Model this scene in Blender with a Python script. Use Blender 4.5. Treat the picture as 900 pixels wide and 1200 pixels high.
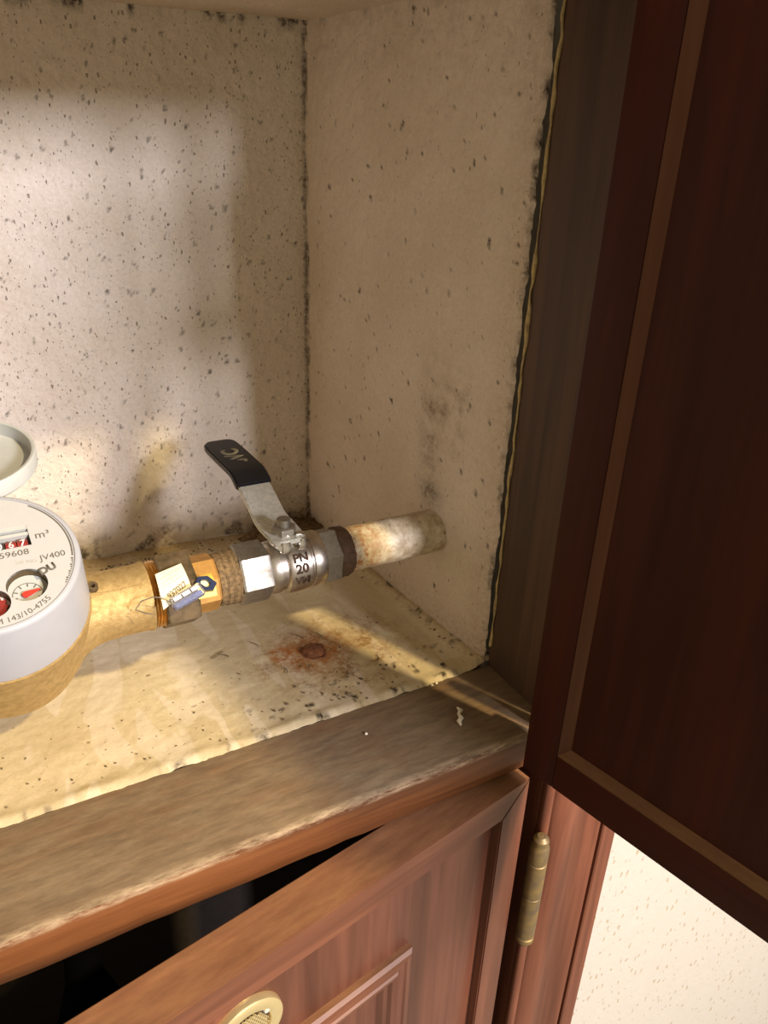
import bpy, bmesh, math, random
from mathutils import Vector, Matrix, noise
random.seed(7)
for o in list(bpy.data.objects):
    bpy.data.objects.remove(o)
S = bpy.context.scene
COL = S.collection
PI = math.pi

# ------------------------------------------------------------------ camera, world, lights, exposure
cam_d = bpy.data.cameras.new('camera')
cam_d.sensor_fit = 'VERTICAL'
cam_d.sensor_height = 24.0
cam_d.lens = 24.0 * 900.0 / 1200.0
cam_d.clip_start = 0.01
cam_d.clip_end = 50
cam = bpy.data.objects.new('camera', cam_d)
COL.objects.link(cam)
_r = Vector((0.8756, -0.4819, 0.0340)); _u = Vector((0.1841, 0.3980, 0.8987)); _b = Vector((-0.4466, -0.7806, 0.4372))
cam.matrix_world = Matrix(((_r.x, _u.x, _b.x, -0.2572), (_r.y, _u.y, _b.y, -0.3095), (_r.z, _u.z, _b.z, 0.2968), (0, 0, 0, 1)))
S.camera = cam

S.view_settings.view_transform = 'Standard'
S.view_settings.look = 'None'
S.view_settings.exposure = 0.12
S.view_settings.gamma = 1.0
S.view_settings.use_curve_mapping = False

W = bpy.data.worlds.new('world')
S.world = W
W.use_nodes = True
W.node_tree.nodes['Background'].inputs[0].default_value = (1.0, 0.84, 0.60, 1)
W.node_tree.nodes['Background'].inputs[1].default_value = 0.47


def area(name, loc, target, size, power, color, size_y=None):
    d = bpy.data.lights.new(name, 'AREA')
    d.shape = 'RECTANGLE' if size_y else 'DISK'
    d.size = size
    if size_y:
        d.size_y = size_y
    d.energy = power
    d.color = color
    o = bpy.data.objects.new(name, d)
    COL.objects.link(o)
    o.location = loc
    o.rotation_euler = (Vector(target) - Vector(loc)).to_track_quat('-Z', 'Y').to_euler()
    return o


# the warm ceiling lamp of the room, and daylight from a window across the room
area('ceiling_lamp', (0.405, -1.02, 1.20), (-0.05, 0.0, 0.0), 0.07, 29.0, (1.0, 0.79, 0.46))
area('window_daylight', (0.58, -1.95, 0.80), (-0.15, 0.2, 0.12), 0.36, 78.0, (0.93, 0.89, 1.0), 0.30)


# ------------------------------------------------------------------ material helpers
class NB:
    def __init__(self, name):
        self.m = bpy.data.materials.new(name)
        self.m.use_nodes = True
        self.t = self.m.node_tree
        self.b = self.t.nodes['Principled BSDF']

    def n(self, kind, **kw):
        nd = self.t.nodes.new(kind)
        for k, v in kw.items():
            setattr(nd, k, v)
        return nd

    def l(self, a, b):
        self.t.links.new(a, b)

    def coords(self, scale=(1, 1, 1), rot=(0, 0, 0), loc=(0, 0, 0)):
        tc = self.n('ShaderNodeTexCoord')
        mp = self.n('ShaderNodeMapping')
        mp.inputs['Scale'].default_value = scale
        mp.inputs['Rotation'].default_value = rot
        mp.inputs['Location'].default_value = loc
        self.l(tc.outputs['Object'], mp.inputs['Vector'])
        return mp.outputs[0]

    def noise(self, vec, scale, detail=4, rough=0.6, dist=0.0):
        n = self.n('ShaderNodeTexNoise')
        n.inputs['Scale'].default_value = scale
        n.inputs['Detail'].default_value = detail
        n.inputs['Roughness'].default_value = rough
        n.inputs['Distortion'].default_value = dist
        self.l(vec, n.inputs['Vector'])
        return n.outputs['Fac']

    def ramp(self, fac, stops, ease='LINEAR'):
        r = self.n('ShaderNodeValToRGB')
        r.color_ramp.interpolation = ease
        e = r.color_ramp.elements
        while len(e) < len(stops):
            e.new(0.5)
        for el, (p, c) in zip(e, stops):
            el.position = p
            el.color = (c[0], c[1], c[2], 1) if hasattr(c, '__len__') else (c, c, c, 1)
        self.l(fac, r.inputs[0])
        return r.outputs[0]

    def mix(self, fac, a, b, mode='MIX'):
        m = self.n('ShaderNodeMix', data_type='RGBA', blend_type=mode)
        for sock, v in ((m.inputs[0], fac), (m.inputs[6], a), (m.inputs[7], b)):
            if hasattr(v, 'is_output'):
                self.l(v, sock)
            elif hasattr(v, '__len__'):
                sock.default_value = (v[0], v[1], v[2], 1)
            else:
                sock.default_value = v
        return m.outputs[2]

    def math(self, op, a, b=0.0, clamp=False):
        m = self.n('ShaderNodeMath', operation=op, use_clamp=clamp)
        for sock, v in ((m.inputs[0], a), (m.inputs[1], b)):
            if hasattr(v, 'is_output'):
                self.l(v, sock)
            else:
                sock.default_value = v
        return m.outputs[0]

    def bump(self, height, strength=0.3, dist=0.001):
        b = self.n('ShaderNodeBump')
        b.inputs['Strength'].default_value = strength
        b.inputs['Distance'].default_value = dist
        self.l(height, b.inputs['Height'])
        self.l(b.outputs[0], self.b.inputs['Normal'])

    def set(self, **kw):
        for k, v in kw.items():
            s = self.b.inputs[k.replace('_', ' ')]
            if hasattr(v, 'is_output'):
                self.l(v, s)
            elif hasattr(v, '__len__'):
                s.default_value = (v[0], v[1], v[2], 1)
            else:
                s.default_value = v
        return self.m


def plain(name, col, rough=0.5, metal=0.0, var=0.12, scale=120, bump=0.0, **kw):
    k = NB(name)
    v = k.coords()
    f = k.noise(v, scale)
    dark = tuple(c * (1 - var * 2) for c in col)
    c = k.ramp(f, [(0.3, dark), (0.65, col)])
    if bump:
        k.bump(k.noise(v, scale * 6), bump, 0.0004)
    return k.set(Base_Color=c, Roughness=rough, Metallic=metal, **kw)


def wood(name, axis, c1, c2, dust=0.0, rough=0.42, dustcol=(0.30, 0.20, 0.10), stripes=0.5, sheen=0.35, worn=None):
    k = NB(name)
    sc = [130, 130, 130]
    sc['xyz'.index(axis)] = 7
    v = k.coords(tuple(sc))
    f = k.noise(v, 1.0, 6, 0.6, 0.6)
    c = k.ramp(f, [(0.30, c2), (0.68, c1)])
    sb = [38, 38, 38]
    sb['xyz'.index(axis)] = 3
    g = k.noise(k.coords(tuple(sb), loc=(3, 1, 2)), 1.0, 2, 0.5, 0.3)
    band = k.ramp(g, [(0.38, 1 - stripes), (0.60, 1.0)])
    c = k.mix(1.0, c, band, 'MULTIPLY')
    if dust:
        ge = k.n('ShaderNodeNewGeometry')
        se = k.n('ShaderNodeSeparateXYZ')
        k.l(ge.outputs['True Normal'], se.inputs[0])
        up = k.math('MULTIPLY', k.math('SUBTRACT', se.outputs[2], 0.35, True), 2.2, True)
        w = k.ramp(k.noise(k.coords((26, 60, 60)), 1.0, 5, 0.65), [(0.25, 0.55), (0.62, 1.0)])
        fd = k.math('MULTIPLY', k.math('MULTIPLY', up, w), dust, True)
        dc = k.mix(k.ramp(k.noise(k.coords((40, 190, 60)), 1.0, 8, 0.75), [(0.3, 0.0), (0.7, 1.0)]), tuple(x * 0.55 for x in dustcol), tuple(min(1, x * 1.25) for x in dustcol))
        c = k.mix(fd, c, dc)
        k.set(Roughness=k.ramp(fd, [(0.0, rough), (1.0, 0.85)]))
    else:
        k.set(Roughness=rough)
    if worn:                     # worn arris: object-space y below worn[0], z above worn[1]
        sp = k.n('ShaderNodeSeparateXYZ')
        k.l(k.coords(), sp.inputs[0])
        ey = k.math('MULTIPLY', k.math('SUBTRACT', worn[0], sp.outputs[1], True), 450.0, True)
        ez = k.math('MULTIPLY', k.math('SUBTRACT', sp.outputs[2], worn[1], True), 450.0, True)
        e = k.math('MULTIPLY', k.math('MULTIPLY', ey, ez), k.ramp(k.noise(k.coords((60, 260, 260)), 1.0, 6, 0.75), [(0.40, 0.0), (0.62, 0.85)]), True)
        c = k.mix(e, c, (0.40, 0.29, 0.17))
    k.bump(f, 0.12, 0.0006)
    return k.set(Base_Color=c, Specular_IOR_Level=sheen)


def plaster(name, base, tint, pit=(0.13, 0.09, 0.055), pit_amount=0.5, rot=(0, 0, 0), stretch=(1, 1, 1), scale=150, bump=0.5, fleck=None, pit_mix=0.6):
    """painted rough plaster: tint clouds, small elongated pits, staining held in the 'dirt' attribute"""
    k = NB(name)
    v = k.coords()
    c = k.mix(k.ramp(k.noise(v, 14, 5, 0.6), [(0.36, 0.0), (0.66, 1.0)]), base, tint)
    c = k.mix(k.ramp(k.noise(v, 420, 3, 0.7), [(0.35, 0.20), (0.6, 0.0)]), c, tuple(x * 0.62 for x in tint))
    warp = k.noise(v, 260, 3)
    vs = k.coords(stretch, rot)
    add = k.n('ShaderNodeVectorMath', operation='ADD')
    sc = k.n('ShaderNodeVectorMath', operation='SCALE')
    nz = k.n('ShaderNodeTexNoise')
    nz.inputs['Scale'].default_value = 300
    k.l(v, nz.inputs['Vector'])
    k.l(nz.outputs['Color'], sc.inputs[0])
    sc.inputs['Scale'].default_value = 0.0022
    k.l(vs, add.inputs[0]); k.l(sc.outputs[0], add.inputs[1])
    hs = []
    for s, lim in ((scale, 0.25), (scale * 1.9, 0.24)):
        vo = k.n('ShaderNodeTexVoronoi')
        vo.inputs['Scale'].default_value = s
        vo.inputs['Randomness'].default_value = 1.0
        k.l(add.outputs[0], vo.inputs['Vector'])
        sp = k.n('ShaderNodeSeparateXYZ')
        k.l(vo.outputs['Color'], sp.inputs[0])
        # radius of each pit: random, and none in most cells
        rad = k.math('MULTIPLY', k.math('SUBTRACT', sp.outputs[0], 1.0 - pit_amount, True), lim / max(pit_amount, 0.01))
        d = k.math('SUBTRACT', rad, vo.outputs['Distance'])
        hs.append(k.math('MULTIPLY', d, 14.0, True))
    p = k.math('MAXIMUM', hs[0], hs[1])
    c = k.mix(k.math('MULTIPLY', p, pit_mix), c, pit)
    at = k.n('ShaderNodeAttribute', attribute_name='dirt')
    dsep = k.n('ShaderNodeSeparateColor')
    k.l(at.outputs['Color'], dsep.inputs[0])
    if fleck:
        c = fleck(k, c)
    fine = k.ramp(k.noise(v, 330, 5, 0.7, 0.5), [(0.33, 0.2), (0.61, 1.45)])
    c = k.mix(k.math('MULTIPLY', dsep.outputs[1], fine, True), c, (0.24, 0.135, 0.045))
    c = k.mix(k.math('MULTIPLY', dsep.outputs[2], fine, True), c, (0.34, 0.115, 0.022))
    c = k.mix(k.math('MULTIPLY', dsep.outputs[0], fine, True), c, (0.028, 0.018, 0.009))
    h = k.math('SUBTRACT', k.math('ADD', k.noise(v, 230, 5, 0.65), k.math('MULTIPLY', warp, 0.4)), k.math('MULTIPLY', p, 1.2))
    k.bump(h, bump, 0.0012)
    return k.set(Base_Color=c, Roughness=0.8, Specular_IOR_Level=0.25)


# ------------------------------------------------------------------ materials
MAH1, MAH2 = (0.18, 0.062, 0.032), (0.095, 0.029, 0.014)
M = {}
for ax in 'xyz':
    M['wood_' + ax] = wood('mahogany_' + ax, ax, MAH1, MAH2, dust=0.25, stripes=0.35)
    M['door_' + ax] = wood('door_mahogany_' + ax, ax, (0.048, 0.0098, 0.0035), (0.028, 0.0054, 0.0020), dust=0.5, stripes=0.25, rough=0.5, dustcol=(0.16, 0.085, 0.035), sheen=0.15)  # upper door's copy of the mahogany, its shade put into the darker colour
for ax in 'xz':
    M['worn_' + ax] = wood('worn_moulding_' + ax, ax, (0.12, 0.048, 0.020), (0.08, 0.028, 0.012), dust=0.7, stripes=0.2, rough=0.45, dustcol=(0.22, 0.135, 0.06), sheen=0.15)  # upper-door moulding, a lighter brown than the stiles and panel
M['sill'] = wood('dusty_sill_wood', 'x', (0.20, 0.074, 0.022), (0.095, 0.030, 0.009), dust=1.0, stripes=0.45, dustcol=(0.19, 0.132, 0.070), worn=(-0.0285, 0.5955))
M['jamb'] = wood('dull_jamb_wood', 'z', (0.095, 0.050, 0.025), (0.055, 0.028, 0.015), stripes=0.3, rough=0.6)
M['lower'] = wood('lower_door_mahogany', 'z', (0.165, 0.060, 0.033), (0.105, 0.034, 0.018), dust=0.3, stripes=0.42, rough=0.33)
M['lower_x'] = wood('lower_door_rail_mahogany', 'x', (0.185, 0.070, 0.035), (0.11, 0.037, 0.018), dust=0.45, stripes=0.3, rough=0.36, dustcol=(0.33, 0.17, 0.07))
M['dark'] = plain('dark_carcass_wood', (0.075, 0.055, 0.042), 0.8)
M['black_glass'] = plain('black_bottle', (0.003, 0.003, 0.004), 0.9, Specular_IOR_Level=0.05)

M['plaster_back'] = plaster('pitted_plaster_back', (0.67, 0.60, 0.505), (0.60, 0.525, 0.42), pit_amount=0.62, rot=(0, math.radians(-28), 0), stretch=(1.25, 1, 0.62), scale=290, bump=0.95)
M['plaster_side'] = plaster('rough_plaster_side', (0.65, 0.56, 0.455), (0.58, 0.49, 0.38), pit_amount=0.22, rot=(math.radians(20), 0, 0), stretch=(1, 1.2, 0.6), scale=340, bump=0.6)


def floor_extra(k, c):
    v = k.coords()
    # trowel patches of a second, paler coat
    w = k.noise(k.coords((46, 12, 1), (0, 0, 0.35)), 1.0, 2, 0.4, 0.8)
    return k.mix(k.ramp(w, [(0.54, 0.0), (0.57, 0.4)]), c, (0.67, 0.58, 0.43))


M['plaster_floor'] = plaster('painted_cement_floor', (0.58, 0.48, 0.285), (0.49, 0.39, 0.215), pit=(0.16, 0.10, 0.04), pit_amount=0.18, stretch=(1, 1.3, 1), scale=120, bump=0.3, fleck=floor_extra)


def wallpaper():
    k = NB('flecked_wallpaper')
    v = k.coords((1.5, 1, 0.7), (0, math.radians(30), 0))
    add = k.n('ShaderNodeVectorMath', operation='ADD')
    sc = k.n('ShaderNodeVectorMath', operation='SCALE')
    nz = k.n('ShaderNodeTexNoise'); nz.inputs['Scale'].default_value = 160
    k.l(v, nz.inputs['Vector']); k.l(nz.outputs['Color'], sc.inputs[0]); sc.inputs['Scale'].default_value = 0.007
    k.l(v, add.inputs[0]); k.l(sc.outputs[0], add.inputs[1])
    vo = k.n('ShaderNodeTexVoronoi'); vo.inputs['Scale'].default_value = 140
    k.l(add.outputs[0], vo.inputs['Vector'])
    sp = k.n('ShaderNodeSeparateXYZ'); k.l(vo.outputs['Color'], sp.inputs[0])
    rad = k.math('MULTIPLY', k.math('SUBTRACT', sp.outputs[0], 0.12, True), 0.42)
    p = k.math('MULTIPLY', k.math('SUBTRACT', rad, vo.outputs['Distance']), 12.0, True)
    base = k.mix(k.noise(k.coords(), 60, 4), (0.43, 0.395, 0.325), (0.48, 0.445, 0.38))
    c = k.mix(k.math('MULTIPLY', p, 0.6), base, (0.30, 0.215, 0.11))
    k.bump(k.math('SUBTRACT', k.noise(k.coords(), 180, 4), p), 0.35, 0.001)
    return k.set(Base_Color=c, Roughness=0.75)


M['wallpaper'] = wallpaper()


def metal(name, col, col2, rough=0.32, rough2=0.5, scale=160, met=1.0, bump=0.12):
    k = NB(name)
    v = k.coords()
    f = k.noise(v, scale, 5, 0.65)
    c = k.mix(k.ramp(f, [(0.38, 0.0), (0.62, 1.0)]), col, col2)
    k.bump(k.noise(v, scale * 7, 3), bump, 0.0004)
    return k.set(Base_Color=c, Roughness=k.ramp(f, [(0.35, rough), (0.65, rough2)]), Metallic=met)


M['brass'] = metal('cast_brass', (0.56, 0.40, 0.17), (0.42, 0.29, 0.11), 0.56, 0.70, 260, 0.75, 0.8)
M['brass_thread'] = metal('bright_brass', (0.78, 0.50, 0.17), (0.5, 0.30, 0.09), 0.3, 0.42)
M['bronze'] = metal('dull_bronze', (0.10, 0.072, 0.034), (0.16, 0.11, 0.055), 0.5, 0.7, met=0.6)
M['amber_brass'] = metal('amber_brass', (0.55, 0.30, 0.08), (0.40, 0.22, 0.06), 0.42, 0.6, met=0.7)
M['nickel'] = metal('nickel_plating', (0.66, 0.61, 0.54), (0.50, 0.44, 0.36), 0.26, 0.40, 220)
M['nickel_dull'] = metal('tarnished_nickel', (0.42, 0.39, 0.33), (0.31, 0.28, 0.22), 0.44, 0.58, 240)
M['chrome'] = metal('bright_chrome', (0.85, 0.83, 0.80), (0.75, 0.72, 0.68), 0.12, 0.22, met=1.0)
M['zinc'] = metal('mottled_zinc', (0.74, 0.72, 0.61), (0.54, 0.54, 0.44), 0.45, 0.62, 330, 0.45)
M['hinge'] = metal('aged_brass_hinge', (0.17, 0.125, 0.07), (0.25, 0.17, 0.06), 0.45, 0.62, 110, 0.6)
M['vent'] = metal('polished_brass_vent', (0.92, 0.78, 0.42), (0.86, 0.70, 0.36), 0.26, 0.36, met=0.8)
M['hemp'] = plain('hemp_sealing', (0.23, 0.145, 0.058), 0.8, var=0.35, scale=500, bump=0.6)
M['rust'] = plain('rust_scale', (0.24, 0.085, 0.026), 0.9, var=0.35, scale=420, bump=0.8)
M['rust_dark'] = plain('dark_rust', (0.10, 0.050, 0.022), 0.75, var=0.3, scale=420, bump=0.6)
M['white_plastic'] = plain('white_register_plastic', (0.36, 0.365, 0.375), 0.42, var=0.02)
M['dial'] = plain('ivory_dial', (0.44, 0.435, 0.41), 0.5, var=0.02)
M['lid'] = plain('grey_white_lid', (0.44, 0.455, 0.42), 0.45, var=0.03)
M['ink'] = plain('grey_ink', (0.12, 0.11, 0.085), 0.6)
M['ink_pale'] = plain('faded_ink', (0.48, 0.45, 0.37), 0.6)
M['dark_plastic'] = plain('dark_register', (0.05, 0.035, 0.03), 0.4)
M['red'] = plain('red_needle', (0.75, 0.045, 0.03), 0.4)
M['dark_red'] = plain('dark_red_wheel', (0.26, 0.03, 0.025), 0.4)
M['white'] = plain('white_print', (0.85, 0.84, 0.80), 0.45, var=0.02)
M['pink'] = plain('pale_digit', (0.85, 0.60, 0.55), 0.5, var=0.02)
M['sleeve'] = plain('black_vinyl_sleeve', (0.010, 0.010, 0.012), 0.5, bump=0.1)
M['sleeve_text'] = plain('worn_lettering', (0.26, 0.24, 0.16), 0.6)
M['paper'] = plain('cream_paper', (0.82, 0.74, 0.50), 0.65, var=0.05)
M['paper_ink'] = plain('label_ink', (0.33, 0.27, 0.16), 0.7)
M['yellow'] = plain('yellow_tag', (0.80, 0.60, 0.10), 0.5, var=0.05)
M['pale_yellow'] = plain('pale_yellow', (0.86, 0.80, 0.40), 0.5, var=0.04)
M['navy'] = plain('navy_plastic', (0.012, 0.022, 0.065), 0.35)
M['blue'] = plain('blue_insert', (0.10, 0.15, 0.42), 0.4)
M['wire'] = plain('seal_wire', (0.35, 0.31, 0.25), 0.4, 0.8)
M['clear'] = NB('clear_plastic').set(Base_Color=(0.93, 0.93, 0.95), Roughness=0.08, Transmission_Weight=0.9, IOR=1.45)
M['sealant'] = plain('yellowed_sealant', (0.50, 0.37, 0.15), 0.7, var=0.25, scale=300, bump=0.5)
M['paint_white'] = plain('dried_white_paint', (0.78, 0.70, 0.52), 0.5, var=0.05)
M['mortar'] = plain('brown_crusty_mortar', (0.20, 0.12, 0.045), 0.95, var=0.4, scale=300, bump=1.0)
M['grit'] = plain('dark_grit', (0.15, 0.10, 0.05), 0.9, var=0.35)


def pipe_mat():
    k = NB('painted_rusty_pipe')
    v = k.coords()
    c = k.mix(k.ramp(k.noise(v, 130, 6, 0.7), [(0.38, 0.0), (0.62, 1.0)]), (0.36, 0.27, 0.15), (0.62, 0.54, 0.38))
    sx = k.n('ShaderNodeSeparateXYZ'); k.l(v, sx.inputs[0])
    end = k.math('MULTIPLY', k.math('SUBTRACT', -0.012, sx.outputs[0]), 60.0, True)
    m = k.math('MULTIPLY', end, k.ramp(k.noise(v, 210, 4, 0.7), [(0.46, 0.0), (0.62, 1.0)]), True)
    c = k.mix(m, c, (0.33, 0.13, 0.035))
    sp = k.ramp(k.noise(v, 330, 3, 0.6), [(0.63, 0.0), (0.70, 0.8)])
    c = k.mix(sp, c, (0.16, 0.12, 0.07))
    k.bump(k.noise(v, 300, 5, 0.7), 0.5, 0.001)
    return k.set(Base_Color=c, Roughness=0.5)


M['pipe'] = pipe_mat()


# ------------------------------------------------------------------ geometry helpers
def box(bm, x0, x1, y0, y1, z0, z1, bevel=0.0, mat=None):
    vs = [bm.verts.new(Vector((x, y, z))) for x in (x0, x1) for y in (y0, y1) for z in (z0, z1)]
    q = ((0, 1, 3, 2), (4, 6, 7, 5), (0, 4, 5, 1), (2, 3, 7, 6), (0, 2, 6, 4), (1, 5, 7, 3))
    fs = [bm.faces.new([vs[i] for i in f]) for f in q]
    if bevel:
        es = list({e for f in fs for e in f.edges})
        r = bmesh.ops.bevel(bm, geom=es, offset=bevel, segments=2, affect='EDGES', profile=0.7)
        vs = list({v for f in r['faces'] for v in f.verts} | {v for v in vs if v.is_valid})
    if mat:
        for v in vs:
            v.co = mat @ v.co
    return bm


def lathe(bm, prof, axis='z', seg=48, origin=(0, 0, 0), n_sides=None, phase=0.0, closed=False):
    """revolve (radius, height) pairs about an axis; n_sides gives a hexagon etc."""
    seg = n_sides or seg
    o = Vector(origin)
    rings = []
    for r, h in prof:
        ring = []
        for i in range(seg):
            a = phase + 2 * PI * i / seg
            ca, sa = r * math.cos(a), r * math.sin(a)
            p = {'z': (ca, sa, h), 'x': (h, ca, sa), 'y': (sa, h, ca)}[axis]
            ring.append(bm.verts.new(o + Vector(p)))
        rings.append(ring)
    pairs = list(zip(rings, rings[1:]))
    if closed:
        pairs.append((rings[-1], rings[0]))
    for a, b in pairs:
        for i in range(seg):
            j = (i + 1) % seg
            bm.faces.new((a[i], a[j], b[j], b[i]))
    if not closed:
        if prof[0][0] > 1e-6:
            bm.faces.new(list(reversed(rings[0])))
        if prof[-1][0] > 1e-6:
            bm.faces.new(rings[-1])
    return bm


def tube(bm, pts, r, seg=8, rads=None):
    pts = [Vector(p) for p in pts]
    rings = []
    up = None
    for i, p in enumerate(pts):
        t = (pts[min(i + 1, len(pts) - 1)] - pts[max(i - 1, 0)]).normalized()
        if up is None:
            up = Vector((0, 0, 1)) if abs(t.z) < 0.9 else Vector((1, 0, 0))
        a = t.cross(up).normalized(); b = a.cross(t).normalized(); up = b
        rr = rads[i] if rads else r
        rings.append([bm.verts.new(p + rr * (math.cos(2 * PI * k / seg) * a + math.sin(2 * PI * k / seg) * b)) for k in range(seg)])
    for a, b in zip(rings, rings[1:]):
        for k in range(seg):
            bm.faces.new((a[k], a[(k + 1) % seg], b[(k + 1) % seg], b[k]))
    bm.faces.new(list(reversed(rings[0]))); bm.faces.new(rings[-1])
    return bm


def prism(bm, poly, plane, a0, a1, mat=None):
    """extrude a closed 2-D outline; plane 'xy' -> along z, 'yz' -> along x, 'xz' -> along y"""
    def P(p, h):
        return Vector({'xy': (p[0], p[1], h), 'yz': (h, p[0], p[1]), 'xz': (p[0], h, p[1])}[plane])
    A = [bm.verts.new(P(p, a0)) for p in poly]; B = [bm.verts.new(P(p, a1)) for p in poly]
    n = len(poly)
    for i in range(n):
        bm.faces.new((A[i], A[(i + 1) % n], B[(i + 1) % n], B[i]))
    bm.faces.new(list(reversed(A))); bm.faces.new(B)
    if mat:
        for v in A + B:
            v.co = mat @ v.co
    return bm


def disc(bm, r, z=0.0, seg=40, c=(0, 0), r_in=0.0, a0=0.0, a1=2 * PI):
    full = abs(a1 - a0 - 2 * PI) < 1e-6
    N = seg if full else seg + 1
    out = [bm.verts.new((c[0] + r * math.cos(a0 + (a1 - a0) * i / seg), c[1] + r * math.sin(a0 + (a1 - a0) * i / seg), z)) for i in range(N)]
    if r_in <= 0:
        bm.faces.new(out)
        return bm
    inn = [bm.verts.new((c[0] + r_in * math.cos(a0 + (a1 - a0) * i / seg), c[1] + r_in * math.sin(a0 + (a1 - a0) * i / seg), z)) for i in range(N)]
    for i in range(seg):
        j = (i + 1) % N
        bm.faces.new((out[i], out[j], inn[j], inn[i]))
    return bm


def obj(name, bm, mat, parent=None, smooth=True, angle=35):
    bmesh.ops.recalc_face_normals(bm, faces=bm.faces)
    me = bpy.data.meshes.new(name)
    bm.to_mesh(me)
    bm.free()
    if smooth:
        me.polygons.foreach_set('use_smooth', [True] * len(me.polygons))
        me.set_sharp_from_angle(angle=math.radians(angle))
    me.materials.append(mat)
    o = bpy.data.objects.new(name, me)
    COL.objects.link(o)
    if parent:
        o.parent = parent
    return o


def thing(name, label, cat, loc=(0, 0, 0), rot=(0, 0, 0), group=None):
    o = bpy.data.objects.new(name, None)
    o.empty_display_size = 0.02
    COL.objects.link(o)
    o.location = loc
    o.rotation_euler = rot
    o['label'] = label
    o['category'] = cat
    if group:
        o['group'] = group
    return o


def tag(o, label, cat, group=None, kind=None):
    o['label'] = label
    o['category'] = cat
    if group:
        o['group'] = group
    if kind:
        o['kind'] = kind
    return o


def struct(o, label=None):
    o['kind'] = 'structure'
    if label:
        o['label'] = label
    return o


def text(name, body, size, mat, parent, loc=(0, 0, 0), rot=(0, 0, 0), extrude=0.00005, align='CENTER', stretch=1.0, bold=0.0, arc=None):
    """lettering as a thin mesh in the parent's own space"""
    cu = bpy.data.curves.new(name, 'FONT')
    cu.body = body
    cu.size = 1.0
    cu.align_x = align
    cu.align_y = 'CENTER'
    cu.offset = bold
    cu.resolution_u = 3
    t = bpy.data.objects.new(name, cu)
    COL.objects.link(t)
    dg = bpy.context.evaluated_depsgraph_get()
    me = bpy.data.meshes.new_from_object(t.evaluated_get(dg))
    bpy.data.objects.remove(t)
    for v in me.vertices:
        v.co = Vector((v.co.x * size * stretch, v.co.y * size, v.co.z * size))
    if arc:                      # lettering wrapped on a circle of radius R centred at the origin, read from outside-bottom
        R, mid = arc
        for v in me.vertices:
            a = mid + v.co.x / R
            rr = R - v.co.y
            v.co = Vector((rr * math.cos(a), rr * math.sin(a), v.co.z))
    bm = bmesh.new()
    bm.from_mesh(me)
    bpy.data.meshes.remove(me)
    r = bmesh.ops.extrude_face_region(bm, geom=bm.faces[:])
    for e in r['geom']:
        if isinstance(e, bmesh.types.BMVert):
            e.co.z += extrude
    o = obj(name, bm, mat, parent, smooth=False)
    o.location = loc
    o.rotation_euler = rot
    return o


def fbm(x, y, z, o=4):
    return noise.fractal(Vector((x, y, z)), 1.0, 2.0, o, noise_basis='PERLIN_ORIGINAL')


def sstep(a, b, x):
    t = min(1.0, max(0.0, (x - a) / (b - a)))
    return t * t * (3 - 2 * t)


def surface(name, nu, nv, pos, dirt, mat):
    """a fine plaster skin; dirt(u, v, point) -> (dark grime, brown stain, rust)"""
    vs, cols = [], []
    for j in range(nv + 1):
        for i in range(nu + 1):
            p = pos(i / nu, j / nv)
            vs.append(p)
            cols.append(dirt(p))
    fs = [(j * (nu + 1) + i, j * (nu + 1) + i + 1, (j + 1) * (nu + 1) + i + 1, (j + 1) * (nu + 1) + i) for j in range(nv) for i in range(nu)]
    me = bpy.data.meshes.new(name)
    me.from_pydata(vs, [], fs)
    at = me.color_attributes.new('dirt', 'FLOAT_COLOR', 'POINT')
    at.data.foreach_set('color', [c for d in cols for c in (d[0], d[1], d[2], 1.0)])
    me.polygons.foreach_set('use_smooth', [True] * len(me.polygons))
    me.materials.append(mat)
    o = bpy.data.objects.new(name, me)
    COL.objects.link(o)
    return struct(o)


# ------------------------------------------------------------------ the niche (setting)
XL, ZC = -0.60, 0.3635                         # niche left side, niche ceiling


def back_y(x):
    return 0.2305 - 0.075 * (x + 0.0213)


def side_x(y):
    return -0.0035 - 0.0775 * y


def pos_back(u, v):
    x = XL + (0.02 - XL) * u
    z = -0.01 + (ZC + 0.02) * v
    y = back_y(x)
    d = 0.0011 * fbm(x * 30, 1.7, z * 30, 5) + 0.0005 * fbm(x * 150, 4.0, z * 150, 3)
    return (x, y + d, z)


def dirt_back(p):
    x, y, z = p
    cx = side_x(back_y(-0.021))
    n = fbm(x * 90, 9.0, z * 90, 4)
    n2 = fbm(2.0, 5.0, z * 70, 4)
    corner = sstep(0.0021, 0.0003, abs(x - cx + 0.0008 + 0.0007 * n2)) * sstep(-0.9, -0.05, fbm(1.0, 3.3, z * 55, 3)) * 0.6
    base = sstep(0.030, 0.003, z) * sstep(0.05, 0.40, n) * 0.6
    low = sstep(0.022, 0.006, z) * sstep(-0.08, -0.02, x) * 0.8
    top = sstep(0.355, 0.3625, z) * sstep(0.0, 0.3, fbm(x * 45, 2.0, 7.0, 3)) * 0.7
    big = sstep(0.60, 0.72, fbm(x * 230 + 5, 2.2, z * 170, 2)) * 0.6
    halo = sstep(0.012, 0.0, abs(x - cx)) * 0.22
    stain = 0.35 * sstep(0.06, 0.0, z) * sstep(-0.2, 0.3, fbm(x * 25, 6.0, z * 25, 3)) + halo + low * 0.5
    return (min(1, max(corner, base, top, big)), min(1, stain), 0.0)


wall_back = surface('wall_back', 430, 230, pos_back, dirt_back, M['plaster_back'])


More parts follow.
